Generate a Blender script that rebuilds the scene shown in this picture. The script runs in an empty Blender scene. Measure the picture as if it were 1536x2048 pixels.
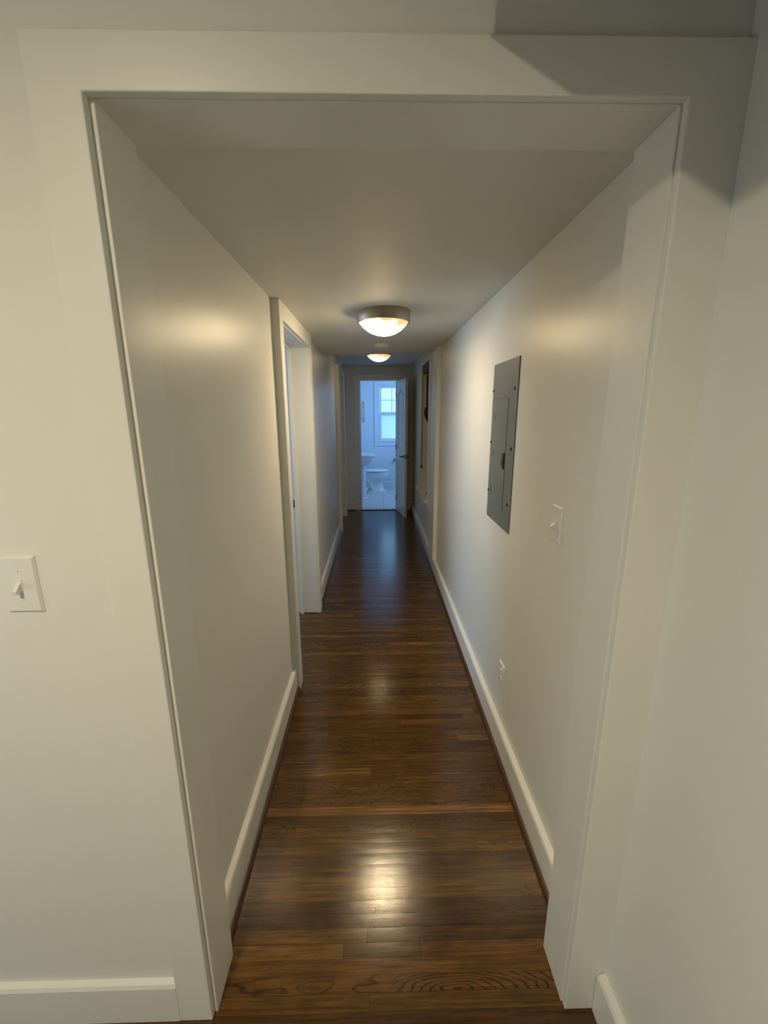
import bpy, bmesh, math, random
from mathutils import Vector, Matrix
PI = math.pi
C = bpy.context.scene.collection
scn = bpy.context.scene

# ------------------------------------------------------------------ materials
def new_mat(name):
    m = bpy.data.materials.new(name); m.use_nodes = True
    nt = m.node_tree
    return m, nt, nt.nodes['Principled BSDF']

class NB:
    def __init__(s, nt): s.nt = nt; s.N = nt.nodes; s.L = nt.links
    def node(s, t, **k):
        n = s.N.new(t)
        for a, b in k.items(): setattr(n, a, b)
        return n
    def put(s, sock, v):
        if hasattr(v, 'is_output') or isinstance(v, bpy.types.NodeSocket): s.L.new(v, sock)
        else: sock.default_value = v
    def math(s, op, a, b=None, c=None):
        n = s.node('ShaderNodeMath', operation=op)
        s.put(n.inputs[0], a)
        if b is not None: s.put(n.inputs[1], b)
        if c is not None: s.put(n.inputs[2], c)
        return n.outputs[0]
    def comb(s, x, y, z):
        n = s.node('ShaderNodeCombineXYZ')
        for i, v in enumerate((x, y, z)): s.put(n.inputs[i], v)
        return n.outputs[0]
    def noise(s, vec, scale, detail=2, rough=.5, dist=0.):
        n = s.node('ShaderNodeTexNoise'); s.L.new(vec, n.inputs['Vector'])
        n.inputs['Scale'].default_value = scale; n.inputs['Detail'].default_value = detail
        n.inputs['Roughness'].default_value = rough; n.inputs['Distortion'].default_value = dist
        return n.outputs['Fac']
    def ramp(s, fac, stops):
        n = s.node('ShaderNodeValToRGB'); s.L.new(fac, n.inputs[0])
        cr = n.color_ramp
        while len(cr.elements) < len(stops): cr.elements.new(.5)
        for e, (p, c) in zip(cr.elements, stops):
            e.position = p; e.color = (*c, 1) if len(c) == 3 else c
        return n.outputs[0]
    def mix(s, f, a, b, mode='MIX'):
        n = s.node('ShaderNodeMix', data_type='RGBA', blend_type=mode)
        s.put(n.inputs[0], f); s.put(n.inputs[6], a if isinstance(a, bpy.types.NodeSocket) else (*a, 1))
        s.put(n.inputs[7], b if isinstance(b, bpy.types.NodeSocket) else (*b, 1))
        return n.outputs[2]
    def pos(s):
        g = s.node('ShaderNodeNewGeometry'); sp = s.node('ShaderNodeSeparateXYZ')
        s.L.new(g.outputs['Position'], sp.inputs[0])
        return g.outputs['Position'], sp.outputs[0], sp.outputs[1], sp.outputs[2]

def paint(name, col, rough, bump=.04, spec=.5, scale=260):
    m, nt, p = new_mat(name); b = NB(nt)
    p.inputs['Specular IOR Level'].default_value = spec
    pos, x, y, z = b.pos()
    n1 = b.noise(pos, 2.3, 3); n2 = b.noise(pos, scale, 2)
    c = b.mix(n1, tuple(v * .97 for v in col), tuple(min(1, v * 1.02) for v in col))
    nt.links.new(c, p.inputs['Base Color'])
    r = b.math('MULTIPLY_ADD', n1, .08, rough - .04); nt.links.new(r, p.inputs['Roughness'])
    bp = b.node('ShaderNodeBump'); bp.inputs['Strength'].default_value = bump
    bp.inputs['Distance'].default_value = .002
    nt.links.new(n2, bp.inputs['Height']); nt.links.new(bp.outputs[0], p.inputs['Normal'])
    return m

def simple(name, col, rough=.5, metal=0., spec=.5, var=.06, scale=30, coat=0.):
    m, nt, p = new_mat(name); b = NB(nt)
    pos, x, y, z = b.pos()
    n1 = b.noise(pos, scale, 3)
    c = b.mix(n1, tuple(v * (1 - var) for v in col), tuple(min(1, v * (1 + var)) for v in col))
    nt.links.new(c, p.inputs['Base Color'])
    p.inputs['Roughness'].default_value = rough; p.inputs['Metallic'].default_value = metal
    p.inputs['Specular IOR Level'].default_value = spec
    p.inputs['Coat Weight'].default_value = coat
    return m

WALLC = (.77, .765, .71)
M = {}
M['wall'] = paint('wall_paint', WALLC, .37, .010, .25, 34)
M['ceil'] = paint('ceiling_paint', (.775, .77, .705), .62, .02)
M['trim'] = paint('trim_paint', (.785, .78, .72), .34, .008)
M['bounce_dark'] = paint('bounce_damping_paint', (.33, .30, .25), .6)  # unseen back wall darkened to cut bounced light in the near room
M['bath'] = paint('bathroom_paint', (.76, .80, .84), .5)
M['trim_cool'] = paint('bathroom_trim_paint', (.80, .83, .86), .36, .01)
M['plastic'] = simple('ivory_plastic', (.77, .76, .70), .32, var=.02)
M['slot'] = simple('dark_slot', (.02, .018, .015), .6)
M['panel'] = simple('grey_enamel_steel', (.165, .178, .168), .42, var=.05, scale=18)
M['panel_dark'] = simple('grey_enamel_seam', (.07, .075, .07), .5)
M['screw'] = simple('dark_screw', (.03, .03, .03), .4, .6)
M['nickel'] = simple('brushed_nickel', (.34, .30, .23), .42, .85, var=.08, scale=60)
M['bronze'] = simple('aged_bronze', (.10, .085, .07), .38, .9)
M['chrome'] = simple('chrome', (.75, .77, .78), .12, 1.)
M['porcelain'] = simple('white_porcelain', (.84, .86, .87), .12, var=.015, coat=.3)
M['seat'] = simple('white_toilet_seat', (.86, .87, .88), .22, var=.015)
M['black'] = simple('black_steel', (.012, .012, .013), .5)
M['darkcloth'] = simple('dark_cloth', (.022, .016, .012), .9, var=.3, scale=80)
M['brown'] = simple('brown_board', (.085, .042, .025), .55, var=.25, scale=14)
M['tan'] = simple('tan_board', (.50, .40, .28), .5, var=.08)
M['cord'] = simple('brown_cord', (.07, .045, .03), .8)
M['mirror'] = simple('mirror_glass', (.55, .6, .62), .05, 1., var=.01)

def wood_floor():
    m, nt, p = new_mat('oak_strip_floor'); b = NB(nt)
    pos, x, y, z = b.pos()
    W = .0375; OFF = .0305
    yr = b.math('DIVIDE', b.math('SUBTRACT', y, OFF), W)
    row = b.math('FLOOR', yr); fy = b.math('FRACT', yr)
    wr = b.node('ShaderNodeTexWhiteNoise', noise_dimensions='1D'); nt.links.new(row, wr.inputs['W'])
    xs = b.math('ADD', b.math('DIVIDE', x, 1.7), b.math('MULTIPLY', wr.outputs['Value'], 7.0))
    # rows 23..25 keep the board ends seen beside the doorway
    xi = b.math('FLOOR', xs); fx = b.math('FRACT', xs)
    wp = b.node('ShaderNodeTexWhiteNoise', noise_dimensions='2D')
    nt.links.new(b.comb(row, xi, 0.), wp.inputs['Vector'])
    pv = wp.outputs['Value']
    # board tone
    base = b.ramp(pv, [(0, (.052, .0215, .0030)), (.35, (.074, .0325, .0042)), (.7, (.098, .0450, .0060)), (.95, (.118, .057, .0085)), (1, (.155, .080, .014))])
    # patchy rows
    big = b.noise(b.comb(b.math('MULTIPLY', x, 1.4), b.math('MULTIPLY', row, 3.1), 0.), 1.6, 2)
    base = b.mix(b.math('MULTIPLY', b.math('SUBTRACT', big, .42), 1.6), base, (.105, .045, .012))
    # straight fine grain
    gv = b.comb(b.math('ADD', b.math('MULTIPLY', x, 5.), b.math('MULTIPLY', pv, 40.)), b.math('MULTIPLY', y, 150.), b.math('MULTIPLY', row, .7))
    g = b.noise(gv, 1.0, 4, .6)
    gr = b.ramp(g, [(.34, (.50, .46, .42)), (.5, (.95, .95, .95)), (.66, (1.45, 1.5, 1.5))])
    col = b.mix(.8, base, gr, 'MULTIPLY')
    # cathedral grain rings on some boards
    cx = b.math('ADD', fx, b.math('MULTIPLY', pv, .6))
    dx = b.math('MULTIPLY', b.math('SUBTRACT', cx, .75), 1.1)
    dy = b.math('MULTIPLY', b.math('SUBTRACT', fy, b.math('MULTIPLY', pv, 1.)), W * 4.2)
    wob = b.noise(b.comb(b.math('MULTIPLY', x, 9.), b.math('MULTIPLY', y, 45.), row), 1.0, 2)
    rad = b.math('ADD', b.math('SQRT', b.math('ADD', b.math('MULTIPLY', dx, dx), b.math('MULTIPLY', dy, dy))), b.math('MULTIPLY', wob, .10))
    ring = b.math('SINE', b.math('MULTIPLY', rad, 210.))
    ringm = b.ramp(ring, [(.0, (0, 0, 0)), (.72, (0, 0, 0)), (1., (1, 1, 1))])
    on = b.math('GREATER_THAN', b.math('FRACT', b.math('MULTIPLY', pv, 7.77)), .62)
    col = b.mix(b.math('MULTIPLY', b.math('MULTIPLY', ringm, on), .55), col, (.022, .008, .003))
    # one pale board and one strongly figured board
    def rowis(k): return b.math('COMPARE', row, float(k), .5)
    pale = b.mix(.85, (.215, .098, .022), gr, 'MULTIPLY')
    gb = b.math('ADD', rowis(35), 0.)
    col = b.mix(b.math('MULTIPLY', gb, .85), col, pale)
    wob2 = b.noise(b.comb(b.math('MULTIPLY', x, 11.), b.math('MULTIPLY', y, 60.), 3.), 1.0, 2)
    dx2 = b.math('MULTIPLY', b.math('SUBTRACT', x, .215), .20)
    dy2 = b.math('SUBTRACT', y, .8215)
    rad2 = b.math('ADD', b.math('SQRT', b.math('ADD', b.math('MULTIPLY', dx2, dx2), b.math('MULTIPLY', dy2, dy2))), b.math('MULTIPLY', wob2, .009))
    ring2 = b.ramp(b.math('MULTIPLY_ADD', b.math('SINE', b.math('MULTIPLY', rad2, b.math('MULTIPLY_ADD', b.math('GREATER_THAN', x, .035), 800., 260.))), .5, .5), [(0, (0, 0, 0)), (.70, (0, 0, 0)), (.95, (1, 1, 1))])
    ring2 = b.math('MULTIPLY', ring2, b.math('GREATER_THAN', x, .035))
    v3 = b.noise(b.comb(b.math('MULTIPLY', x, 6.5), b.math('MULTIPLY', y, 30.), 8.4), 1.0, 1, .4)
    line3 = b.ramp(v3, [(.44, (0, 0, 0)), (.475, (1, 1, 1)), (.50, (0, 0, 0)), (.60, (0, 0, 0)), (.62, (.8, .8, .8)), (.65, (0, 0, 0))])
    ring2 = b.math('MAXIMUM', ring2, b.math('MULTIPLY', line3, b.math('LESS_THAN', x, .035)))
    fig = b.mix(b.math('MULTIPLY', ring2, .82), (.125, .054, .0085), (.016, .007, .003))
    fig = b.mix(.6, fig, gr, 'MULTIPLY')
    col = b.mix(rowis(21), col, fig)
    def piece(k, xa, xb, c, f):
        m_ = b.math('MULTIPLY', b.math('GREATER_THAN', x, xa), b.math('LESS_THAN', x, xb))
        return b.mix(b.math('MULTIPLY', b.math('MULTIPLY', rowis(k), m_), f), col, b.mix(.8, c, gr, 'MULTIPLY'))
    G1, G2, D1 = (.125, .058, .010), (.120, .050, .0075), (.060, .025, .004)
    col = piece(24, -1., -.038, G1, .9); col = piece(24, -.038, 1., D1, .9)
    col = piece(23, -1., -.107, (.15, .075, .014), .9); col = piece(23, -.107, .121, (.080, .036, .006), .9); col = piece(23, .121, 1., G2, .9)
    col = piece(22, -1., 1., G2, .85); col = piece(20, -1., 1., (.10, .044, .007), .9); col = piece(19, -1., 1., (.062, .024, .004), .9)
    col = piece(25, -1., 1., (.050, .021, .0035), .8); col = piece(26, -1., 1., (.056, .024, .004), .7)
    # low contrast mottling along the boards
    mo = b.ramp(b.noise(b.comb(b.math('MULTIPLY', x, 9.), b.math('MULTIPLY', y, 42.), 2.), 1., 4, .65), [(.32, (.62, .60, .58)), (.68, (1.4, 1.4, 1.4))])
    col = b.mix(.75, col, mo, 'MULTIPLY')
    jn = b.math('ADD', b.math('MULTIPLY', rowis(24), b.math('COMPARE', x, -.038, .0012)), b.math('MULTIPLY', rowis(23), b.math('ADD', b.math('COMPARE', x, -.107, .0012), b.math('COMPARE', x, .121, .0012))))
    # seams between rows and board ends
    e = b.math('MINIMUM', fy, b.math('SUBTRACT', 1., fy)); seam = b.math('LESS_THAN', e, .018)
    ex = b.math('LESS_THAN', fx, .0008)
    sm = b.math('MAXIMUM', b.math('MAXIMUM', seam, ex), jn)
    col = b.mix(b.math('MULTIPLY', sm, .6), col, (.012, .005, .002))
    nt.links.new(col, p.inputs['Base Color'])
    big2 = b.noise(pos, 7, 4, .7)
    scr = b.noise(pos, 60, 3, .7)
    r = b.math('ADD', b.math('MULTIPLY_ADD', big2, .12, .060), b.math('MULTIPLY', scr, .12))
    nt.links.new(r, p.inputs['Roughness'])
    p.inputs['Specular IOR Level'].default_value = .5
    # cupped boards + scuffs
    cup = b.math('MULTIPLY', b.math('SUBTRACT', fy, .5), b.math('SUBTRACT', fy, .5))
    tilt = b.math('MULTIPLY', b.math('SUBTRACT', pv, .5), b.math('MULTIPLY', fy, .8))
    h = b.math('ADD', b.math('MULTIPLY', cup, -1.2), b.math('ADD', tilt, b.math('ADD', b.math('ADD', b.math('MULTIPLY', g, .25), b.math('MULTIPLY', b.noise(pos, 260, 2), .35)), b.math('MULTIPLY', big2, 1.0))))
    h = b.math('SUBTRACT', h, b.math('MULTIPLY', sm, .6))
    bp = b.node('ShaderNodeBump'); bp.inputs['Strength'].default_value = .22; bp.inputs['Distance'].default_value = .0012
    nt.links.new(h, bp.inputs['Height']); nt.links.new(bp.outputs[0], p.inputs['Normal'])
    return m
M['floor'] = wood_floor()
M['shoe'] = simple('stained_oak_moulding', (.075, .030, .009), .35, var=.3, scale=25)

def tile_mat():
    m, nt, p = new_mat('pale_floor_tile'); b = NB(nt)
    pos, x, y, z = b.pos()
    fx = b.math('FRACT', b.math('DIVIDE', b.math('SUBTRACT', x, .125), .5)); fy = b.math('FRACT', b.math('DIVIDE', b.math('SUBTRACT', y, 7.10), .42))
    g = b.math('MAXIMUM', b.math('LESS_THAN', fx, .014), b.math('LESS_THAN', fy, .016))
    n = b.noise(pos, 4, 4, .6)
    c = b.mix(n, (.60, .58, .54), (.72, .70, .67))
    c = b.mix(g, c, (.22, .20, .18))
    nt.links.new(c, p.inputs['Base Color']); p.inputs['Roughness'].default_value = .3
    return m
M['tile'] = tile_mat()

def bowl_mat(nm, S):
    m, nt, p = new_mat(nm); b = NB(nt)
    tc = b.node('ShaderNodeTexCoord'); sp = b.node('ShaderNodeSeparateXYZ'); nt.links.new(tc.outputs['Object'], sp.inputs[0])
    n = b.noise(tc.outputs['Object'], 9, 3, .5, 1.2)
    t = b.math('ADD', b.math('MULTIPLY', sp.outputs[2], -11.0), b.math('MULTIPLY', b.math('SUBTRACT', n, .5), .9))  # 0 at rim .. .7 at bottom
    t = b.math('SUBTRACT', t, b.math('MULTIPLY', sp.outputs[0], 1.2))
    c = b.ramp(t, [(.0, (1., .60, .22)), (.35, (1., .72, .36)), (.75, (1., .79, .50)), (1., (1., .82, .58))])
    s = b.math('MULTIPLY_ADD', b.math('POWER', b.math('MAXIMUM', t, 0.), 2.5), S, .85)
    nt.links.new(c, p.inputs['Emission Color']); nt.links.new(s, p.inputs['Emission Strength'])
    p.inputs['Base Color'].default_value = (.7, .6, .42, 1); p.inputs['Roughness'].default_value = .25
    return m
M['bowl'] = bowl_mat('lit_alabaster_glass', 345.)
M['bowl_dim'] = bowl_mat('lit_alabaster_glass_weaker_bulb', 34.)

def pane_mat():
    m = bpy.data.materials.new('obscure_window_glass'); m.use_nodes = True; nt = m.node_tree; nt.nodes.clear(); b = NB(nt)
    pos, x, y, z = b.pos()
    out = b.node('ShaderNodeOutputMaterial')
    tr = b.node('ShaderNodeBsdfTransparent'); tr.inputs[0].default_value = (.9, .95, .97, 1)
    tl = b.node('ShaderNodeBsdfTranslucent'); tl.inputs[0].default_value = (.85, .9, .93, 1)
    gl = b.node('ShaderNodeBsdfGlossy'); gl.inputs['Roughness'].default_value = .08
    m1 = b.node('ShaderNodeMixShader'); n = b.noise(pos, 90, 2)
    nt.links.new(b.math('MULTIPLY_ADD', n, .3, .35), m1.inputs[0])
    nt.links.new(tr.outputs[0], m1.inputs[1]); nt.links.new(tl.outputs[0], m1.inputs[2])
    m2 = b.node('ShaderNodeMixShader'); m2.inputs[0].default_value = .05
    nt.links.new(m1.outputs[0], m2.inputs[1]); nt.links.new(gl.outputs[0], m2.inputs[2])
    nt.links.new(m2.outputs[0], out.inputs[0])
    return m
M['pane'] = pane_mat()
M['lawn'] = simple('lawn_grass', (.11, .20, .06), .9, var=.4, scale=6)
M['leaf'] = simple('hedge_leaves', (.10, .19, .07), .8, var=.5, scale=12)

# ------------------------------------------------------------------ mesh helpers
def BM(): return bmesh.new()
def bx(bm, x0, x1, y0, y1, z0, z1, bev=0., seg=2):
    t = bmesh.new()
    bmesh.ops.create_cube(t, size=1.)
    for v in t.verts:
        v.co = Vector(((x0 + x1) / 2 + v.co.x * (x1 - x0), (y0 + y1) / 2 + v.co.y * (y1 - y0), (z0 + z1) / 2 + v.co.z * (z1 - z0)))
    if bev > 0: bmesh.ops.bevel(t, geom=t.edges[:], offset=bev, segments=seg, profile=.5, affect='EDGES', clamp_overlap=True)
    merge(bm, t); return bm
def merge(bm, t):
    me = bpy.data.meshes.new('t'); t.to_mesh(me); t.free(); bm.from_mesh(me); bpy.data.meshes.remove(me)
def extr(bm, pts, axis, a0, a1, bev=0.):
    """polygon pts (u,v) extruded along axis: 'x': (u,v)=(y,z); 'y': (x,z); 'z': (x,y)"""
    t = bmesh.new()
    def P(u, v, a): return {'x': (a, u, v), 'y': (u, a, v), 'z': (u, v, a)}[axis]
    A = [t.verts.new(P(u, v, a0)) for u, v in pts]; B = [t.verts.new(P(u, v, a1)) for u, v in pts]
    t.faces.new(A); t.faces.new(B[::-1])
    n = len(pts)
    for i in range(n): t.faces.new((A[i], B[i], B[(i + 1) % n], A[(i + 1) % n]))
    bmesh.ops.recalc_face_normals(t, faces=t.faces[:])
    if bev: bmesh.ops.bevel(t, geom=t.edges[:], offset=bev, segments=2, profile=.5, affect='EDGES', clamp_overlap=True)
    merge(bm, t); return bm
def lathe(bm, prof, n=48, cx=0, cy=0, cz=0, cap=True):
    t = bmesh.new(); rings = []
    for r, z in prof:
        if r < 1e-6: rings.append([t.verts.new((cx, cy, cz + z))])
        else: rings.append([t.verts.new((cx + r * math.cos(2 * PI * i / n), cy + r * math.sin(2 * PI * i / n), cz + z)) for i in range(n)])
    for a, b in zip(rings[:-1], rings[1:]):
        for i in range(n):
            j = (i + 1) % n
            if len(a) == 1: t.faces.new((a[0], b[i], b[j]))
            elif len(b) == 1: t.faces.new((a[i], a[j], b[0]))
            else: t.faces.new((a[i], a[j], b[j], b[i]))
    bmesh.ops.recalc_face_normals(t, faces=t.faces[:])
    merge(bm, t); return bm
def loft(bm, rings, cap=True):
    t = bmesh.new(); R = [[t.verts.new(p) for p in r] for r in rings]; n = len(R[0])
    for a, b in zip(R[:-1], R[1:]):
        for i in range(n): t.faces.new((a[i], a[(i + 1) % n], b[(i + 1) % n], b[i]))
    if cap: t.faces.new(R[0][::-1]); t.faces.new(R[-1])
    bmesh.ops.recalc_face_normals(t, faces=t.faces[:])
    merge(bm, t); return bm
def tube(bm, pts, r, n=12):
    pts = [Vector(p) for p in pts]; rings = []
    for i, p in enumerate(pts):
        d = (pts[min(i + 1, len(pts) - 1)] - pts[max(i - 1, 0)]).normalized()
        up = Vector((0, 0, 1)) if abs(d.z) < .9 else Vector((1, 0, 0))
        a = d.cross(up).normalized(); c = d.cross(a)
        rr = r[i] if isinstance(r, (list, tuple)) else r
        rings.append([p + a * rr * math.cos(2 * PI * k / n) + c * rr * math.sin(2 * PI * k / n) for k in range(n)])
    return loft(bm, rings)
def xf(bm, mat): bmesh.ops.transform(bm, matrix=mat, verts=bm.verts[:]); return bm
def obj(name, bm, mat, parent=None, smooth=False, ang=35, local=None):
    me = bpy.data.meshes.new(name)
    if local is not None: bmesh.ops.translate(bm, vec=-Vector(local), verts=bm.verts[:])
    bm.to_mesh(me); bm.free()
    me.materials.append(M[mat])
    if smooth:
        me.polygons.foreach_set('use_smooth', [True] * len(me.polygons))
        try: me.set_sharp_from_angle(angle=math.radians(ang))
        except Exception: pass
    o = bpy.data.objects.new(name, me); C.objects.link(o)
    if local is not None: o.location = local
    if parent:
        o.parent = parent
        if local is not None: o.location = Vector(local) - parent.location
    return o
def struct(name, bm, mat, label, parent=None, **k):
    o = obj(name, bm, mat, parent, **k)
    if parent is None:
        o['kind'] = 'structure'; o['label'] = label; o['category'] = CAT.get(name.split('_')[0], name.split('_')[0])
    return o
CAT = {'trim': 'trim', 'wall': 'wall'}
def thing(name, label, cat, loc=(0, 0, 0), group=None, kind=None):
    o = bpy.data.objects.new(name, None); C.objects.link(o); o.empty_display_size = .1
    o.location = loc; o['label'] = label; o['category'] = cat
    if group: o['group'] = group
    if kind: o['kind'] = kind
    return o
def part(name, bm, mat, root, smooth=False, ang=35, rot=None):
    """bm in world coordinates (or root-local when rot given) -> child with local mesh"""
    bmesh.ops.translate(bm, vec=-root.location, verts=bm.verts[:])
    return obj(name, bm, mat, root, smooth, ang)
def sub(name, bm, mat, root, parent, smooth=False):
    bmesh.ops.translate(bm, vec=-root.location, verts=bm.verts[:])
    return obj(name, bm, mat, parent, smooth)

# ------------------------------------------------------------------ dimensions
XL, XR = -.478, .577        # hall wall faces
BL, BR = -.457, .554        # baseboard faces
YF = .774                   # casing face of the hall doorway
YW = .790                   # wall face behind the casing
YJ = .912                   # far edge of the doorway lining
YE = 6.62                   # end wall
BH = .132                   # baseboard height
ZR = 2.76                   # ceiling of the near room
YB = 8.66                   # bathroom back wall

# ------------------------------------------------------------------ floors
struct('floor', bx(BM(), -2.6, 2.0, -5.2, YE, -.08, 0), 'floor', 'dark stained oak strip floor of the hallway')
struct('floor', bx(BM(), -1.2, 1.3, YE, YB + .1, -.08, .004), 'tile', 'pale square tile floor of the bathroom')
struct('trim_9', bx(BM(), -.24, .325, YE - .028, YE + .012, .0, .010, .003), 'shoe', 'dark wood threshold strip under the bathroom door')

# ------------------------------------------------------------------ near room shell
bm = BM()
bx(bm, -2.6, -.443, YW, YJ, 0, ZR); bx(bm, -.443, .492, YW, YJ, 2.026, ZR); bx(bm, .492, .75, YW, YJ, 0, ZR)
struct('wall_front', bm, 'wall', 'cream painted wall around the hallway opening')
bm = BM(); bx(bm, -2.75, -2.6, -5.2, 9, 0, ZR)
struct('wall_west', bm, 'wall', 'painted outer wall left of the rooms')
struct('wall_right', bx(BM(), .583, .75, -5.2, YF + .016, 0, ZR), 'wall', 'painted side wall at the right edge, nearest the viewer')
bm = BM()   # wall behind the viewer without a window opening
bx(bm, -2.6, -2.2, -5.2, -5.05, 0, ZR); bx(bm, .2, .75, -5.2, -5.05, 0, ZR)
bx(bm, -2.2, .2, -5.2, -5.05, 0, ZR)
struct('wall_back', bm, 'bounce_dark', 'painted wall behind the viewer')
struct('ceiling', bx(BM(), -2.75, .75, -5.2, YJ, ZR, ZR + .1), 'ceil', 'ceiling of the near room')
# lamp and an unseen soffit box shaped to throw the upper right wall shadow
LP = Vector((-.74, -.74, 2.585))
CS = Vector((.176, YF, 2.092))
t = (.60 - LP.y) / (CS.y - LP.y); K = LP.lerp(CS, t)
struct('ceiling', bx(BM(), K.x, .583, -5.05, .60, K.z, ZR), 'ceil', 'unseen soffit box along the right side, shaped to cast the wall shadow')

# doorway lining and casing
bm = BM()
bx(bm, -.445, -.430, YW, YJ, 0, 2.026, .0015); bx(bm, .4868, .494, YW, YJ, 0, 2.026, .0015); bx(bm, -.430, .4868, YW, YJ, 2.019, 2.03, .001)
struct('trim_1', bm, 'trim', 'white board lining of the hallway opening')
bm = BM()
extr(bm, [(-.522, 0), (-.4385, 0), (-.4385, 2.020), (.490, 2.020), (.490, 0), (.5845, 0), (.5845, 2.097), (-.522, 2.097)], 'y', YF, YW, .0022)
struct('trim_2', bm, 'trim', 'wide flat white casing around the near hallway opening')

def base_prof(x, s, th=.021, h=BH):
    """profile (x,z) of a baseboard whose face is at x, room side s"""
    return [(x, 0), (x, h - .010), (x - s * .004, h - .002), (x - s * th, h + .002), (x - s * (th + .004), h + .002), (x - s * (th + .004), 0)]
def shoe_prof(x, s, r=.016, h=.020):
    return [(x - s * .002, 0), (x - s * .002, h)] + [(x + s * r * math.sin(a), h * math.cos(a)) for a in [i * PI / 2 / 5 for i in range(0, 6)]]
def side_base(name, face, s, y0, y1, label, shoe=True):
    o = struct(name, extr(BM(), base_prof(face, s), 'y', y0, y1), 'trim', label)
    if shoe: obj('shoe_moulding', extr(BM(), shoe_prof(face, s), 'y', y0, y1), 'shoe', o)['label'] = 'dark wood shoe moulding'
    return o
# near room baseboards
o = struct('baseboard_front', extr(BM(), [(YF, 0), (YF, .118), (YF + .004, .127), (YW, .132), (YW + .003, .132), (YW + .003, 0)], 'x', -2.6, -.522), 'trim', 'white baseboard below the light switch at lower left')
side_base('baseboard_near', .563, -1, -5.05, YF - .002, 'white baseboard on the near side wall at lower right', shoe=False)

# ------------------------------------------------------------------ hallway walls
bm = BM()
bx(bm, -.60, XL, YJ, 2.19, 0, 2.3); bx(bm, -.60, XL, 2.19, 3.075, 1.99, 2.3); bx(bm, -.60, XL, 3.075, 5.43, 0, 2.3)
bx(bm, -.60, XL, 5.43, 6.215, 2.03, 2.3); bx(bm, -.60, XL, 6.215, YE, 0, 2.3)
struct('wall_left', bm, 'wall', 'long satin painted left wall of the hallway with two door openings')
bm = BM()
NY0, NY1, NZ0, NZ1 = 4.62, 5.42, .56, 2.07
bx(bm, XR, .68, YJ, NY0, 0, 2.3); bx(bm, XR, .68, NY0, NY1, 0, NZ0); bx(bm, XR, .68, NY0, NY1, NZ1, 2.3); bx(bm, XR, .68, NY1, YE, 0, 2.3)
struct('wall_right', bm, 'wall', 'long satin painted right wall of the hallway with the grey panel')
bm = BM()
bx(bm, -.60, -.243, YE, YE + .11, 0, 2.3); bx(bm, -.243, .327, YE, YE + .11, 2.008, 2.3); bx(bm, .327, .68, YE, YE + .11, 0, 2.3)
struct('wall_end', bm, 'wall', 'end wall of the hallway around the bathroom doorway')
# ceilings: low part slightly out of level, then a higher one
YK = 4.20
bm = BM(); extr(bm, [(-.62, 2.052), (.69, 2.090), (.69, 2.33), (-.62, 2.33)], 'y', YJ, YK)
struct('ceiling', bm, 'ceil', 'low dropped ceiling over the near part of the hallway')
struct('ceiling', bx(BM(), -2.6, .9, YK, YE + .1, 2.212, 2.33), 'ceil', 'higher ceiling at the far end of the hallway')

side_base('baseboard_left', BL, 1, YJ, 2.125, 'long white baseboard on the near left hallway wall')
side_base('baseboard_left', BL, 1, 3.14, 5.34, 'white baseboard on the left wall between the two doorways')
side_base('baseboard_right', BR, -1, YJ, YE, 'white baseboard running the whole right hallway wall')
o = struct('baseboard_end', extr(BM(), [(YE - .021, 0), (YE - .021, .122), (YE - .016, .13), (YE, .132), (YE, 0)], 'x', XL, -.318), 'trim', 'short white baseboard left of the bathroom door')
obj('shoe_moulding', extr(BM(), [(YE - .035, 0), (YE - .03, .014), (YE - .02, .018), (YE - .02, 0)], 'x', XL, -.318), 'shoe', o)
o = struct('baseboard_end', extr(BM(), [(YE - .021, 0), (YE - .021, .122), (YE - .016, .13), (YE, .132), (YE, 0)], 'x', .40, BR), 'trim', 'short white baseboard right of the bathroom door')

# left doorways: casing 38 mm proud, jamb lining with stop
def left_doorway(n, y0, y1, zt, lab, ztop):
    cf = -.440
    bm = BM()
    bx(bm, XL - .002, cf, y0 - .082, y0 - .004, 0, ztop, .002)
    bx(bm, XL - .002, cf, y1 + .004, y1 + .082, 0, ztop, .002)
    bx(bm, XL - .002, cf, y0 - .004, y1 + .004, zt + .004, ztop, .002)
    struct('trim_%d' % n, bm, 'trim', 'thick white casing around ' + lab)
    bm = BM()
    for a, b_ in ((y0 - .016, y0), (y1, y1 + .016)): bx(bm, -.625, XL + .02, a, b_, .006, zt + .016, .001)
    bx(bm, -.625, XL + .02, y0, y1, zt, zt + .016, .001)
    o = struct('trim_%d' % (n + 1), bm, 'trim', 'white jamb lining of ' + lab)
    bm = BM()
    bx(bm, -.60, -.572, y1 - .014, y1, 0, zt, .002); bx(bm, -.60, -.572, y0, y0 + .014, 0, zt, .002); bx(bm, -.60, -.572, y0 + .014, y1 - .014, zt - .014, zt, .002)
    obj('door_stop', bm, 'trim', o)
    return o
o = left_doorway(3, 2.205, 3.065, 1.972, 'the near left doorway', 2.068)
bm = BM(); bx(bm, -.612, -.601, 3.0625, 3.0655, .855, .915, .0008); obj('strike_plate', bm, 'bronze', o)['label'] = 'dark metal strike plate'
left_doorway(5, 5.425, 6.205, 2.02, 'the far left doorway', 2.10)
# casing strip beside the wall opening on the right
bm = BM(); bx(bm, .541, XR + .002, 3.86, 4.17, BH + .004, 2.09, .002)
struct('trim_7', bm, 'trim', 'white vertical board on the right wall where the ceiling steps up')

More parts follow.
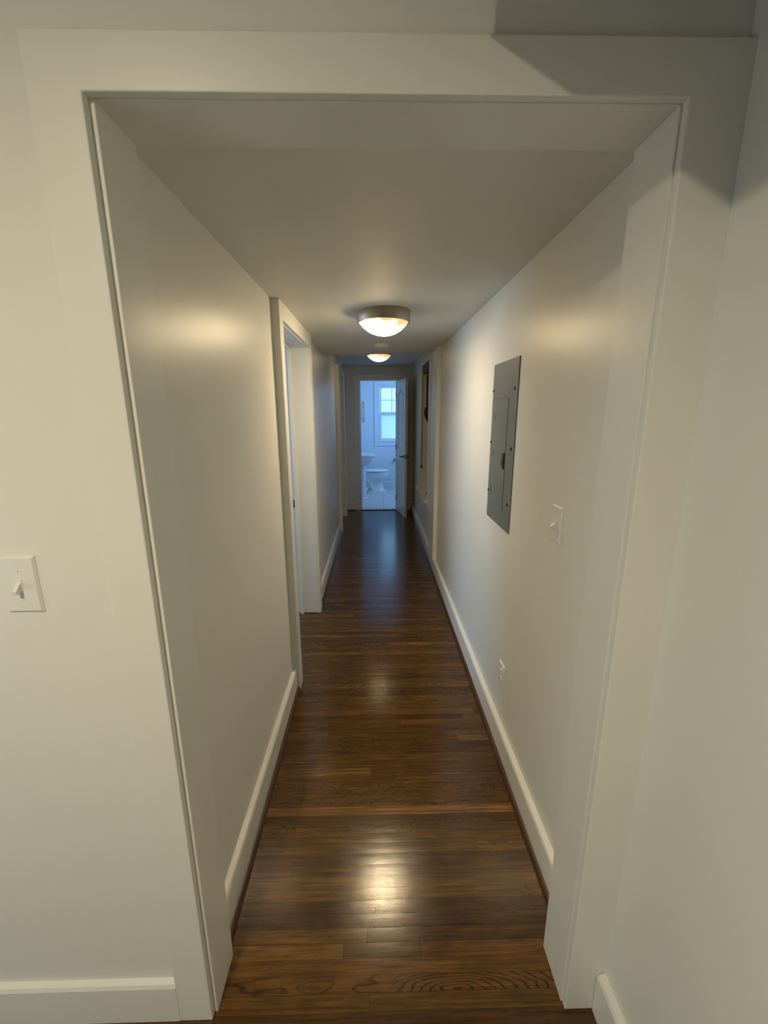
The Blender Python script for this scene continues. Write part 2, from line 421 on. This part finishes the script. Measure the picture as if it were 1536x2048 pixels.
# ------------------------------------------------------------------ bathroom doorway
bm = BM()
bx(bm, -.318, -.243, YE - .02, YE, 0, 2.085, .002); bx(bm, .327, .400, YE - .02, YE, 0, 2.085, .002); bx(bm, -.243, .327, YE - .02, YE, 2.006, 2.085, .002)
struct('trim_8', bm, 'trim', 'white casing around the bathroom doorway')
bm = BM()
bx(bm, -.245, -.232, YE - .004, YE + .112, 0, 2.004, .001); bx(bm, .316, .329, YE - .004, YE + .112, 0, 2.004, .001); bx(bm, -.232, .316, YE - .004, YE + .112, 2.004, 2.017, .001)
bx(bm, -.232, -.222, YE + .04, YE + .075, 0, 2.004, .001); bx(bm, -.222, .306, YE + .04, YE + .075, 1.994, 2.004, .001)
struct('trim_10', bm, 'trim', 'white jamb lining of the bathroom doorway')

# door, local frame: u along width from hinge, w thickness, then rotated
def arch_pts(u0, u1, z0, z1, rise, n=14):
    """panel outline with an arched top"""
    pts = [(u0, z0), (u1, z0), (u1, z1)]
    for i in range(1, n):
        s = i / n; u = u1 + (u0 - u1) * s
        k = math.cos((s - .5) * PI); pts.append((u, z1 + rise * k * k))
    return pts + [(u0, z1)]
DW, DH, TH = .56, 1.985, .035
def door_frame():
    bm = BM()
    def U(pts): return extr(bm, pts, 'y', 0, TH)
    bx(bm, 0, DW, .010, TH - .010, 0.002, DH)
    st = .105
    bx(bm, 0, st, 0, TH, 0, DH, .0015); bx(bm, DW - st, DW, 0, TH, 0, DH, .0015)
    bx(bm, st, DW - st, 0, TH, 0, .22, .001); bx(bm, st, DW - st, 0, TH, .80, .985, .001)
    # top rail with the arch cut out
    n = 14; low = [(st, 1.77)]
    for i in range(1, n):
        s = i / n; k = math.cos((s - .5) * PI); low.append((st + (DW - 2 * st) * s, 1.77 + .075 * k * k))
    low.append((DW - st, 1.77))
    extr(bm, low + [(DW - st, DH), (st, DH)], 'y', 0, TH)
    return bm
hinge = Vector((.322, YE - .012, .006)); freeend = Vector((.420, 6.075, .006))
ang = math.atan2(freeend.y - hinge.y, freeend.x - hinge.x)
door = thing('door_1', 'white two panel arched door standing open into the hallway', 'door', hinge, kind='structure')
door.rotation_euler = (0, 0, ang)
DW = (freeend - hinge).length
def dpart(name, bm, mat, parent=None, smooth=False): return obj(name, bm, mat, parent or door, smooth)
dpart('door_slab', door_frame(), 'trim')
for z0, z1, rise, nm in ((.25, .77, 0, 'lower'), (1.015, 1.745, .07, 'upper')):
    bm = BM()
    for w0, w1 in ((.004, .012), (TH - .012, TH - .004)):
        extr(bm, arch_pts(.105 + .03, DW - .105 - .03, z0, z1, rise) if rise else [(.135, z0), (DW - .135, z0), (DW - .135, z1), (.135, z1)], 'y', w0, w1, .003)
    dpart('door_panel', bm, 'trim')
# lever handles and latch; local -y... face looking left is w=0 or TH
for w, s in ((0, -1), (TH, 1)):
    bm = BM()
    t_ = BM(); lathe(t_, [(0, 0), (.027, 0), (.027, .006), (.022, .010), (0, .010)], 24); xf(t_, Matrix.Translation((DW - .06, w, .90)) @ Matrix.Rotation(-s * PI / 2, 4, 'X')); merge(bm, t_)
    k_ = .045 if s < 0 else .030
    tube(bm, [(DW - .06, w, .90), (DW - .06, w + s * k_, .90)], .009)
    tube(bm, [(DW - .05, w + s * k_, .90), (DW - .08, w + s * (k_ + .002), .902), (DW - .12, w + s * (k_ + .001), .903), (DW - .165, w + s * (k_ - .003), .897)], [.009, .010, .008, .006])
    dpart('door_handle', bm, 'bronze', smooth=True)
bm = BM(); bx(bm, DW - .001, DW + .0015, .006, .029, .87, .93, .0005); dpart('latch_plate', bm, 'bronze')
for z in (.2, 1.0, 1.78):
    bm = BM(); tube(bm, [(0, -.004, z - .045), (0, -.004, z + .045)], .006); dpart('hinge', bm, 'bronze', smooth=True)

# ------------------------------------------------------------------ bathroom shell
WX0, WX1, WZ0, WZ1 = .066, .60, .958, 2.047      # window opening
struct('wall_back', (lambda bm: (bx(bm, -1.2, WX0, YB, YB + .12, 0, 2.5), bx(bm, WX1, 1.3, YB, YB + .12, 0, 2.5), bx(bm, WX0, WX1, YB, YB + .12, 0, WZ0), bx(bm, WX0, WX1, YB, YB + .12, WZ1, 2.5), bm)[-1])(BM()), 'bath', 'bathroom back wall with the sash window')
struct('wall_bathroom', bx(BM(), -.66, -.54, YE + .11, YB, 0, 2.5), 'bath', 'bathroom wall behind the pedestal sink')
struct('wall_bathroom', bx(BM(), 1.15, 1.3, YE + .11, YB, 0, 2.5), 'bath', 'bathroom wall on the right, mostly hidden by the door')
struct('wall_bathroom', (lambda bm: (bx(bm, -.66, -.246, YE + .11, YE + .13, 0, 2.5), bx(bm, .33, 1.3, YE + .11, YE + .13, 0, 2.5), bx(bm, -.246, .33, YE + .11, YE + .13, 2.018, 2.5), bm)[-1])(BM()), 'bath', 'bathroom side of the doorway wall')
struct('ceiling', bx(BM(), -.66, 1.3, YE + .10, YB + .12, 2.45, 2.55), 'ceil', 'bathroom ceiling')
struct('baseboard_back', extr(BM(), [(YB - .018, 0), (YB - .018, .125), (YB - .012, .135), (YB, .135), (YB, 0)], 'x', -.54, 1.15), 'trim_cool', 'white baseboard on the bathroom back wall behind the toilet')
# window
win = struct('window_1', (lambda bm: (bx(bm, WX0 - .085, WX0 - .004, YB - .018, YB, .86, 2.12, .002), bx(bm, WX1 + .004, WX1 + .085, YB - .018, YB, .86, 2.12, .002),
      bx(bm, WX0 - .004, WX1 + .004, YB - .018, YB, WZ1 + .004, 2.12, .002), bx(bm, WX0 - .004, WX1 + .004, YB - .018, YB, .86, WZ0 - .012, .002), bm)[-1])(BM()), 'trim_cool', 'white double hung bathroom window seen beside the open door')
bm = BM()
bx(bm, WX0, WX0 + .02, YB - .004, YB + .10, WZ0, WZ1, .001); bx(bm, WX1 - .02, WX1, YB - .004, YB + .10, WZ0, WZ1, .001)
bx(bm, WX0 + .02, WX1 - .02, YB - .004, YB + .10, WZ1 - .02, WZ1, .001)
obj('window_frame', bm, 'trim_cool', win)
obj('window_sill', bx(BM(), WX0 - .004, WX1 + .004, YB - .03, YB + .10, WZ0 - .012, WZ0 + .008, .002), 'trim_cool', win)
def sash(y0, z0, z1, cols, rows):
    x0, x1 = WX0 + .022, WX1 - .022; fw = .034
    bm = BM()
    bx(bm, x0, x0 + fw, y0, y0 + .03, z0, z1, .003); bx(bm, x1 - fw, x1, y0, y0 + .03, z0, z1, .003)
    bx(bm, x0 + fw, x1 - fw, y0, y0 + .03, z1 - .035, z1, .003); bx(bm, x0 + fw, x1 - fw, y0, y0 + .03, z0, z0 + .045, .003)
    for i in range(1, cols):
        xx = x0 + fw + (x1 - x0 - 2 * fw) * i / cols; bx(bm, xx - .007, xx + .007, y0 + .004, y0 + .026, z0 + .045, z1 - .035)
    for i in range(1, rows):
        zz = z0 + .045 + (z1 - z0 - .08) * i / rows; bx(bm, x0 + fw, x1 - fw, y0 + .005, y0 + .025, zz - .007, zz + .007)
    s = obj('sash', bm, 'trim_cool', win)
    obj('window_pane', bx(BM(), x0 + fw - .004, x1 - fw + .004, y0 + .013, y0 + .017, z0 + .04, z1 - .03), 'pane', s)
sash(YB + .055, 1.485, WZ1 - .02, 2, 2); sash(YB + .022, WZ0 + .008, 1.52, 1, 1)
# outdoors beyond the window
bm = BM(); bx(bm, -12, 12, YB + .2, 30, -.3, -.2)
o = obj('lawn', bm, 'lawn'); o['kind'] = 'structure'; o['label'] = 'green lawn outside beyond the bathroom window'; o['category'] = 'lawn'
random.seed(3)
bm = BM(); bmesh.ops.create_icosphere(bm, subdivisions=5, radius=1.)
for v in bm.verts:
    d = v.co.normalized(); r = 1 + .07 * math.sin(d.x * 23 + d.z * 9) * math.sin(d.y * 19) + random.uniform(-.05, .05)
    v.co = Vector((math.copysign(abs(d.x) ** .6, d.x) * 4.5 * r + .5, math.copysign(abs(d.y) ** .6, d.y) * .7 * r + 15., .55 + math.copysign(abs(d.z) ** .6, d.z) * .85 * r))
o = obj('hedge', bm, 'leaf', smooth=True); o['label'] = 'clipped green hedge outside, blurred by the bathroom window glass'; o['category'] = 'hedge'

# ------------------------------------------------------------------ toilet (faces +x)
TY = 8.235
def ell(cx, cy, z, rx0, rx1, ry, n=40, p=2.0):
    """egg ring: rx0 toward -x, rx1 toward +x"""
    out = []
    for i in range(n):
        a = 2 * PI * i / n; c, s = math.cos(a), math.sin(a)
        e = 2 / p
        rx = rx1 if c > 0 else rx0
        out.append(Vector((cx + math.copysign(abs(c) ** e, c) * rx, cy + math.copysign(abs(s) ** e, s) * ry, z)))
    return out
toilet = thing('toilet', 'white porcelain toilet beyond the bathroom doorway, lid closed', 'toilet', (-.1, TY, .004))
bm = BM()
loft(bm, [ell(-.03, TY, .004, .30, .232, .115, p=3), ell(-.03, TY, .03, .30, .228, .112, p=3), ell(-.035, TY, .045, .285, .205, .10, p=2.6),
          ell(-.04, TY, .10, .27, .182, .092, p=2.3), ell(-.04, TY, .17, .25, .168, .095), ell(-.03, TY, .205, .25, .172, .112), ell(-.015, TY, .245, .24, .205, .145), ell(.0, TY, .29, .24, .242, .168), ell(.0, TY, .33, .25, .262, .180),
          ell(.0, TY, .365, .26, .272, .187), ell(.0, TY, .380, .26, .272, .187), ell(.0, TY, .386, .25, .262, .178)])
bx(bm, -.46, -.16, TY - .13, TY + .13, .27, .384, .02, 3)
part('bowl', bm, 'porcelain', toilet, True, 50)
bm = BM(); tube(bm, [(-.22, TY - .085, .25), (-.15, TY - .10, .24), (-.10, TY - .10, .16), (-.08, TY - .10, .07), (-.16, TY - .10, .035), (-.24, TY - .09, .11), (-.30, TY - .085, .15)], .034, 14)
part('trapway', bm, 'porcelain', toilet, True)
part('seat', loft(BM(), [ell(.0, TY, .389, .235, .262, .182), ell(.0, TY, .392, .24, .270, .188), ell(.0, TY, .400, .24, .270, .188), ell(.0, TY, .402, .235, .264, .183)]), 'seat', toilet, True)
part('lid', loft(BM(), [ell(-.005, TY, .410, .228, .254, .174), ell(-.005, TY, .414, .24, .268, .187), ell(-.005, TY, .424, .24, .268, .187), ell(-.005, TY, .433, .21, .236, .160), ell(-.005, TY, .437, .15, .17, .11)]), 'seat', toilet, True)
bm = BM(); bx(bm, -.525, -.30, TY - .20, TY + .20, .385, .72, .025, 3); part('tank', bm, 'porcelain', toilet, True, 50)
bm = BM(); bx(bm, -.535, -.285, TY - .215, TY + .215, .72, .755, .012, 3); part('tank_lid', bm, 'porcelain', toilet, True, 50)
bm = BM(); tube(bm, [(-.29, TY - .14, .66), (-.27, TY - .14, .66), (-.265, TY - .09, .655)], .007); part('flush_lever', bm, 'chrome', toilet, True)
# ------------------------------------------------------------------ pedestal sink
SY = 7.46
sink = thing('pedestal_sink', 'white pedestal sink at the left inside the bathroom doorway', 'sink', (-.30, SY, .004))
def dr(z, xf_, ry, p=2.6, x0=-.535, n=40):
    out = []
    for i in range(n):
        a = 2 * PI * i / n; c, s = math.cos(a), math.sin(a); e = 2 / p
        if c >= 0: out.append(Vector((-.30 + math.copysign(abs(c) ** e, c) * (xf_ + .30), SY + math.copysign(abs(s) ** e, s) * ry, z)))
        else: out.append(Vector((-.30 - abs(c) ** .35 * (-.30 - x0), SY + math.copysign(abs(s) ** .5, s) * ry, z)))
    return out
bm = BM()
loft(bm, [dr(.60, -.20, .10), dr(.615, -.165, .12), dr(.64, -.115, .17), dr(.68, -.065, .215), dr(.73, -.028, .25), dr(.785, -.010, .268), dr(.792, -.004, .274), dr(.805, .0, .278), dr(.812, -.004, .275),
          dr(.806, -.03, .25, x0=-.44), dr(.78, -.05, .23, x0=-.42), dr(.73, -.09, .19, x0=-.40), dr(.70, -.17, .11, x0=-.37)])
part('basin', bm, 'porcelain', sink, True, 60)
bm = BM()
loft(bm, [ell(-.30, SY, .004, .13, .150, .12, p=3), ell(-.30, SY, .035, .13, .150, .12, p=3), ell(-.30, SY, .05, .11, .128, .095, p=3), ell(-.30, SY, .30, .09, .118, .08, p=3), ell(-.30, SY, .55, .10, .125, .085, p=3), ell(-.30, SY, .63, .12, .145, .11, p=3)])
part('pedestal', bm, 'porcelain', sink, True, 50)
bm = BM(); lathe(bm, [(0, 0), (.026, 0), (.024, .03), (.016, .05), (0, .052)], 20, -.47, SY, .805)
tube(bm, [(-.47, SY, .85), (-.44, SY, .885), (-.38, SY, .885), (-.345, SY, .86), (-.34, SY, .845)], .011)
fa = part('faucet', bm, 'chrome', sink, True)
for s in (-1, 1):
    bm = BM(); lathe(bm, [(0, 0), (.022, 0), (.02, .03), (0, .032)], 16, -.47, SY + s * .09, .805); tube(bm, [(-.47, SY + s * .09, .84), (-.42, SY + s * .10, .855)], .007)
    part('faucet_handle', bm, 'chrome', sink, True)
# medicine cabinet with its door swung open
cab = thing('medicine_cabinet', 'white medicine cabinet above the sink with its door standing open', 'cabinet', (-.54, 7.56, 1.52))
bm = BM(); bx(bm, -.54, -.44, 7.18, 7.58, 1.34, 1.72, .003); part('cabinet_body', bm, 'trim', cab)
bm = BM(); bx(bm, -.44, -.182, 7.585, 7.605, 1.348, 1.715, .003); cd = part('cabinet_door', bm, 'trim', cab)
bm = BM(); bx(bm, -.425, -.194, 7.604, 7.608, 1.365, 1.70, .0008); sub('mirror', bm, 'mirror', cab, cd)
bm = BM(); bx(bm, -.210, -.201, 7.582, 7.586, 1.60, 1.70); sub('gap_strip', bm, 'nickel', cab, cd)  # thin dark strips standing in for the gap line at the door edge
bm = BM(); bx(bm, -.210, -.201, 7.582, 7.586, 1.365, 1.44); sub('gap_strip', bm, 'nickel', cab, cd)
bm = BM(); lathe(bm, [(0, 0), (.006, 0), (.005, .008), (.010, .014), (.008, .02), (0, .022)], 16)
xf(bm, Matrix.Translation((-.183, 7.59, 1.53)) @ Matrix.Rotation(PI / 2, 4, 'Y')); sub('knob', bm, 'porcelain', cab, cd, True)
# paper holder post on back wall
ph = thing('toilet_paper_holder', 'small round grey metal knob fitting on the bathroom back wall', 'paper holder', (.388, YB, .575))
bm = BM(); lathe(bm, [(0, 0), (.030, 0), (.030, .008), (.014, .016), (.012, .05), (.027, .056), (.030, .068), (.024, .080), (0, .083)], 28)
xf(bm, Matrix.Translation((.388, YB, .575)) @ Matrix.Rotation(PI / 2, 4, 'X')); part('wall_post', bm, 'nickel', ph, True)
bm = BM(); tube(bm, [(.388, YB - .055, .575), (.53, YB - .055, .575)], .006); part('roller_bar', bm, 'nickel', ph, True)

# ------------------------------------------------------------------ wall opening in the far right wall
bm = BM()
bx(bm, .68, 1.0, NY0 - .02, NY0, NZ0 - .02, NZ1 + .02); bx(bm, .68, 1.0, NY1, NY1 + .02, NZ0 - .02, NZ1 + .02)
bx(bm, .68, 1.0, NY0, NY1, NZ1, NZ1 + .02); bx(bm, 1.0, 1.02, NY0 - .02, NY1 + .02, NZ0 - .02, NZ1 + .02); bx(bm, .68, 1.0, NY0, NY1, NZ0 - .02, NZ0)
struct('wall_recess', bm, 'tan', 'tan inside faces of the tall wall recess on the far right')
bm = BM()
bx(bm, .565, XR + .002, NY0 - .07, NY0, NZ0 - .01, NZ1 + .05, .002); bx(bm, .565, XR + .002, NY1, NY1 + .05, NZ0 - .01, NZ1 + .05, .002)
bx(bm, .565, XR + .002, NY0, NY1, NZ1 + .0, NZ1 + .05, .002)
struct('trim_11', bm, 'trim', 'thin white casing around the tall wall recess')
bm = BM(); bx(bm, .528, .99, 4.53, 5.54, NZ0 - .0, NZ0 + .018, .002)
# trimmed ledge: shelf only enters the recess between the jambs
bm.free(); bm = BM(); extr(bm, [(.528, 4.53), (XR - .001, 4.53), (XR - .001, NY0 + .001), (.679, NY0 + .001), (.679, NY1 - .001), (XR - .001, NY1 - .001), (XR - .001, 5.54), (.528, 5.54)], 'z', NZ0, NZ0 + .02)
shelf = obj('ledge', bm, 'trim'); shelf['label'] = 'white projecting ledge below the tall recess, far right wall'; shelf['category'] = 'ledge'
bm = BM(); bx(bm, XR - .016, XR - .001, 4.56, 5.51, NZ0 - .06, NZ0, .002)
obj('apron', bm, 'trim', shelf)
bm = BM(); bx(bm, .586, .66, NY0 + .01, NY1 - .005, 1.985, 2.066, .004)
o = obj('roller_box', bm, 'black'); o['label'] = 'black narrow box across the top of the wall recess'; o['category'] = 'roller box'
bm = BM(); bx(bm, .630, .688, 5.372, 5.392, 1.60, 1.975, .003)
o = obj('hanging_board', bm, 'brown'); o['label'] = 'dark brown board hanging inside the wall recess'; o['category'] = 'board'
bag = thing('hanging_bag', 'rounded dark bag hanging below the brown board in the recess', 'bag', (.652, 5.30, 1.40))
bm = BM()
lathe(bm, [(0, -.13), (.012, -.12), (.030, -.085), (.048, -.05), (.056, -.015), (.056, .02), (.046, .055), (.026, .078), (.012, .088), (.018, .105), (0, .11)], 28)
xf(bm, Matrix.Translation((.652, 5.30, 1.53)) @ Matrix.Diagonal((.95, .9, 1.0, 1.))); part('bag_body', bm, 'darkcloth', bag, True)
bm = BM(); tube(bm, [(.652, 5.30, 1.63), (.652, 5.33, 1.80), (.655, 5.36, 1.965)], .006); part('strap', bm, 'cord', bag, True)
pc = thing('pull_cord', 'thin brown cord with a dark toggle hanging at the recess edge', 'cord', (.588, 5.40, .86))
bm = BM(); tube(bm, [(.588, 5.405, 2.0), (.588, 5.405, .87)], .0035, 8); part('cord', bm, 'cord', pc, True)
bm = BM(); lathe(bm, [(0, 0), (.010, .003), (.011, .03), (.004, .048), (0, .048)], 14, .588, 5.405, .83); part('toggle', bm, 'black', pc, True)
pc2 = thing('pull_cord', 'thin dark cord reaching down to the ledge of the recess', 'cord', (.60, 4.90, .60))
bm = BM(); tube(bm, [(.603, 4.86, 1.9), (.603, 4.88, 1.2), (.603, 4.90, .62)], .003, 8); part('cord', bm, 'cord', pc2, True)
bm = BM(); lathe(bm, [(0, 0), (.011, .003), (.012, .03), (.004, .045), (0, .045)], 14, .603, 4.90, .580); part('toggle', bm, 'black', pc2, True)

# ------------------------------------------------------------------ ceiling lights
def ceiling_light(name, label, loc, group, glass='bowl'):
    r = thing(name, label, 'ceiling light', loc, group)
    bm = BM(); lathe(bm, [(0, .012), (.139, .012), (.143, .004), (.1435, -.010), (.143, -.052), (.140, -.056), (.134, -.056), (.132, -.050), (.132, .0)], 64)
    obj('metal_ring', bm, 'nickel', r, True, 40)
    bm = BM(); R_ = .134; prof = []
    for i in range(0, 15):
        a = i / 14 * PI / 2; th = math.radians(53.8) * (1 - i / 14); prof.append((.166 * math.sin(th), -(.166 * math.cos(th) - .098)))
    lathe(bm, prof, 64)
    o = obj('glass_bowl', bm, glass, r, True, 80); o.location = (0, 0, -.054)
    o['label'] = 'glowing cream glass bowl'
    return r
ceiling_light('ceiling_light', 'nearer flush dome ceiling light with bronze-grey ring', (.050, 2.47, 2.0715), 'hallway flush ceiling lights', )
ceiling_light('ceiling_light', 'farther dome ceiling light half hidden by the ceiling step', (.047, 5.02, 2.212), 'hallway flush ceiling lights', 'bowl_dim')
# smoke-detector-like shallow disc between them
sd = thing('smoke_detector', 'shallow pale round disc on the ceiling between the two lights', 'smoke detector', (.05, 3.62, 2.0715))
bm = BM(); lathe(bm, [(0, .006), (.062, .006), (.064, -.012), (.056, -.026), (.03, -.030), (0, -.030)], 40); obj('detector_body', bm, 'ceil', sd, True, 40)
bm = BM(); lathe(bm, [(0, -.029), (.012, -.029), (.011, -.033), (0, -.033)], 20); obj('test_button', bm, 'ceil', sd, True)
# recessed lamp of the near room
rl = thing('recessed_light', 'round recessed downlight in the ceiling of the near room', 'ceiling light', (LP.x, LP.y, ZR))
bm = BM(); lathe(bm, [(.048, -.004), (.075, -.004), (.078, .0), (.048, .0)], 40); obj('trim_ring', bm, 'trim', rl, True)

# ------------------------------------------------------------------ switches, outlets, panel
def plate_bm(w=.070, h=.117, t=.006):
    """local: x width, z height, thickness toward -y"""
    bm = BM(); t_ = bmesh.new()
    o_ = [(-w / 2, -h / 2), (w / 2, -h / 2), (w / 2, h / 2), (-w / 2, h / 2)]; i_ = [(-w / 2 + .0038, -h / 2 + .0038), (w / 2 - .0038, -h / 2 + .0038), (w / 2 - .0038, h / 2 - .0038), (-w / 2 + .0038, h / 2 - .0038)]
    loft(bm, [[(u, 0, v) for u, v in o_], [(u, -.0015, v) for u, v in o_], [(u, -t, v) for u, v in i_]])
    t_.free(); return bm
def light_switch(label, loc, rz, group='light switches'):
    r = thing('light_switch', label, 'light switch', loc, group); r.rotation_euler = (0, 0, rz)
    obj('cover_plate', plate_bm(), 'plastic', r)
    bm = BM(); bx(bm, -.0055, .0055, -.0068, -.0055, -.0125, .0125, .0004); obj('toggle_collar', bm, 'plastic', r)
    bm = BM(); loft(bm, [[(-.0048, -.004, -.010), (.0048, -.004, -.010), (.0048, -.004, .010), (-.0048, -.004, .010)],
                         [(-.0038, -.020, -.0155), (.0038, -.020, -.0155), (.0038, -.0215, -.008), (-.0038, -.0215, -.008)]])
    obj('toggle', bm, 'plastic', r)
    for z in (-.030, .030):
        bm = BM(); lathe(bm, [(0, 0), (.003, 0), (.0025, .0012), (0, .0014)], 14); xf(bm, Matrix.Translation((0, -.006, z)) @ Matrix.Rotation(PI / 2, 4, 'X')); obj('screw', bm, 'plastic', r, True)
    return r
light_switch('white toggle switch plate cut by the left edge of the picture', (-.6985, YW - .0001, 1.221), 0)
light_switch('white toggle switch on the right hallway wall beside the grey panel', (XR - .0001, 1.288, 1.198), -PI / 2)
def outlet(label, loc, rz):
    r = thing('wall_outlet', label, 'outlet', loc, 'duplex wall outlets'); r.rotation_euler = (0, 0, rz)
    obj('cover_plate', plate_bm(.072, .117), 'plastic', r)
    for z in (-.0195, .0195):
        bm = BM()
        pts = []
        for i in range(24):
            a = 2 * PI * i / 24; pts.append((max(-.0165, min(.0165, .0175 * math.cos(a))), z + .0140 * math.sin(a)))
        extr(bm, pts, 'y', -.0095, -.005); s = obj('receptacle', bm, 'plastic', r)
        for dx in (-.006, .006):
            bm = BM(); bx(bm, dx - .001, dx + .001, -.0099, -.0094, z - .001, z + .007); obj('slot', bm, 'slot', s)
    return r
outlet('white duplex outlet low on the right wall below the switch', (XR - .0001, 1.712, .360), -PI / 2)
outlet('white outlet low on the left wall past the near doorway', (XL + .0001, 5.03, .315), PI / 2)

pn = thing('electrical_panel', 'tall grey metal breaker panel cover on the right hallway wall', 'electrical panel', (XR, 1.932, 1.03))
def px(bm, y0, y1, z0, z1, d0, d1, bev=0): return bx(bm, XR - d1, XR - d0, y0, y1, z0, z1, bev)
part('cover', px(BM(), 1.750, 2.114, 1.027, 1.761, 0, .005, .002), 'panel', pn)
dr_ = part('panel_door', px(BM(), 1.856, 2.056, 1.110, 1.602, .0048, .0068, .0006), 'panel', pn)
sub('door_gap', (lambda b_: (px(b_, 1.8535, 1.8562, 1.108, 1.604, .0048, .0054), px(b_, 1.8562, 2.056, 1.602, 1.6042, .0048, .0054), b_)[-1])(BM()), 'panel_dark', pn, dr_)
lt = sub('latch', px(BM(), 1.862, 1.905, 1.300, 1.362, .006, .0085, .001), 'panel_dark', pn, dr_)
sub('latch_pull', (lambda b_: (px(b_, 1.860, 1.872, 1.296, 1.368, .006, .012, .001), px(b_, 1.880, 1.902, 1.312, 1.332, .008, .0105, .001), b_)[-1])(BM()), 'black', pn, dr_)
for z in (1.171, 1.346, 1.520): sub('hinge', px(BM(), 2.047, 2.054, z - .016, z + .016, .006, .0085, .001), 'panel_dark', pn, dr_)
for y, z in ((2.100, 1.641), (1.785, 1.638), (2.100, 1.399), (1.783, 1.392), (2.100, 1.160), (1.787, 1.150)):
    bm = BM(); lathe(bm, [(0, 0), (.0075, 0), (.0065, .003), (.003, .0045), (0, .0045)], 16)
    xf(bm, Matrix.Translation((XR - .005, y, z)) @ Matrix.Rotation(-PI / 2, 4, 'Y')); part('screw', bm, 'screw', pn, True)

# ------------------------------------------------------------------ side room beyond the left doorways
struct('ceiling', bx(BM(), -2.6, -.62, YJ, YK, 2.35, 2.45), 'ceil', 'ceiling of the rooms beyond the left doorways')
struct('wall_north', bx(BM(), -2.6, -.66, YE, YE + .12, 0, 2.45), 'wall', 'far wall of the rooms beyond the left doorways')
struct('wall_partition', bx(BM(), -2.6, -.6, 4.3, 4.4, 0, 2.33), 'wall', 'partition between the two rooms beyond the left doorways')

# ------------------------------------------------------------------ lights
def area(name, loc, rot, sx, sy, e, col, portal=False):
    l = bpy.data.lights.new(name, 'AREA'); l.shape = 'RECTANGLE'; l.size = sx; l.size_y = sy; l.energy = e; l.color = col
    o = bpy.data.objects.new(name, l); C.objects.link(o); o.location = loc; o.rotation_euler = rot
    if portal: l.cycles.is_portal = True
    return o
# room lamp
l = bpy.data.lights.new('lamp_spot', 'SPOT'); l.energy = 124; l.color = (1., .87, .62); l.shadow_soft_size = .018; l.spot_size = math.radians(170); l.spot_blend = .8
o = bpy.data.objects.new('lamp_spot', l); C.objects.link(o); o.location = LP
# unseen area lights added for daylight; only the bathroom portal sits in a window
area('daylight_fill_near_room', (-2.55, -.5, .62), (PI / 2 - .12, 0, -PI / 2), 1.3, .9, 10, (.56, .78, 1.))  # added low fill that cools the lower walls; no window behind it
area('daylight_side_room', (-2.5, 2.9, 1.45), (PI / 2, 0, -PI / 2), 1.4, 1.1, 32, (.42, .66, 1.))
area('daylight_far_room', (-2.5, 5.8, 1.45), (PI / 2, 0, -PI / 2), 1.0, 1.1, 3.2, (.7, .85, 1.))
area('daylight_fill_bathroom_side', (1.1, 7.6, 1.6), (PI / 2, 0, PI / 2), 1.0, 1.2, 18.5, (.26, .52, 1.))  # added fill to brighten the bathroom; this wall has no window
area('daylight_bathroom', ((WX0 + WX1) / 2, YB + .115, (WZ0 + WZ1) / 2), (-PI / 2, 0, 0), WX1 - WX0, WZ1 - WZ0, 1, (1, 1, 1), portal=True)
w = bpy.data.worlds.new('sky'); scn.world = w; w.use_nodes = True; nt = w.node_tree; b = NB(nt)
bg = nt.nodes['Background']
tc = b.node('ShaderNodeTexCoord'); sp = b.node('ShaderNodeSeparateXYZ'); nt.links.new(tc.outputs['Generated'], sp.inputs[0])
c = b.ramp(b.math('MULTIPLY_ADD', sp.outputs[2], .5, .5), [(0, (.10, .22, .16)), (.49, (.20, .36, .34)), (.53, (.34, .62, .95)), (1, (.22, .42, .9))])
nt.links.new(c, bg.inputs[0]); bg.inputs[1].default_value = 4.4

# ------------------------------------------------------------------ camera
cam = bpy.data.cameras.new('camera'); co = bpy.data.objects.new('camera', cam); C.objects.link(co)
f = 844.
cam.sensor_fit = 'VERTICAL'; cam.sensor_height = 36.; cam.sensor_width = 27.; cam.lens = f / 2048 * 36.
cam.clip_start = .02
R = Matrix(((0.99979036, 0.00816866, -0.01877519), (-0.02016099, 0.23271546, -0.97233587), (-0.0035734, 0.97251056, 0.23283136)))
co.matrix_world = Matrix.Translation((0, 0, 1.55)) @ R.to_4x4()
scn.camera = co
scn.view_settings.view_transform = 'Standard'; scn.view_settings.look = 'None'
scn.view_settings.exposure = 0.; scn.view_settings.gamma = 1.; scn.view_settings.use_curve_mapping = False
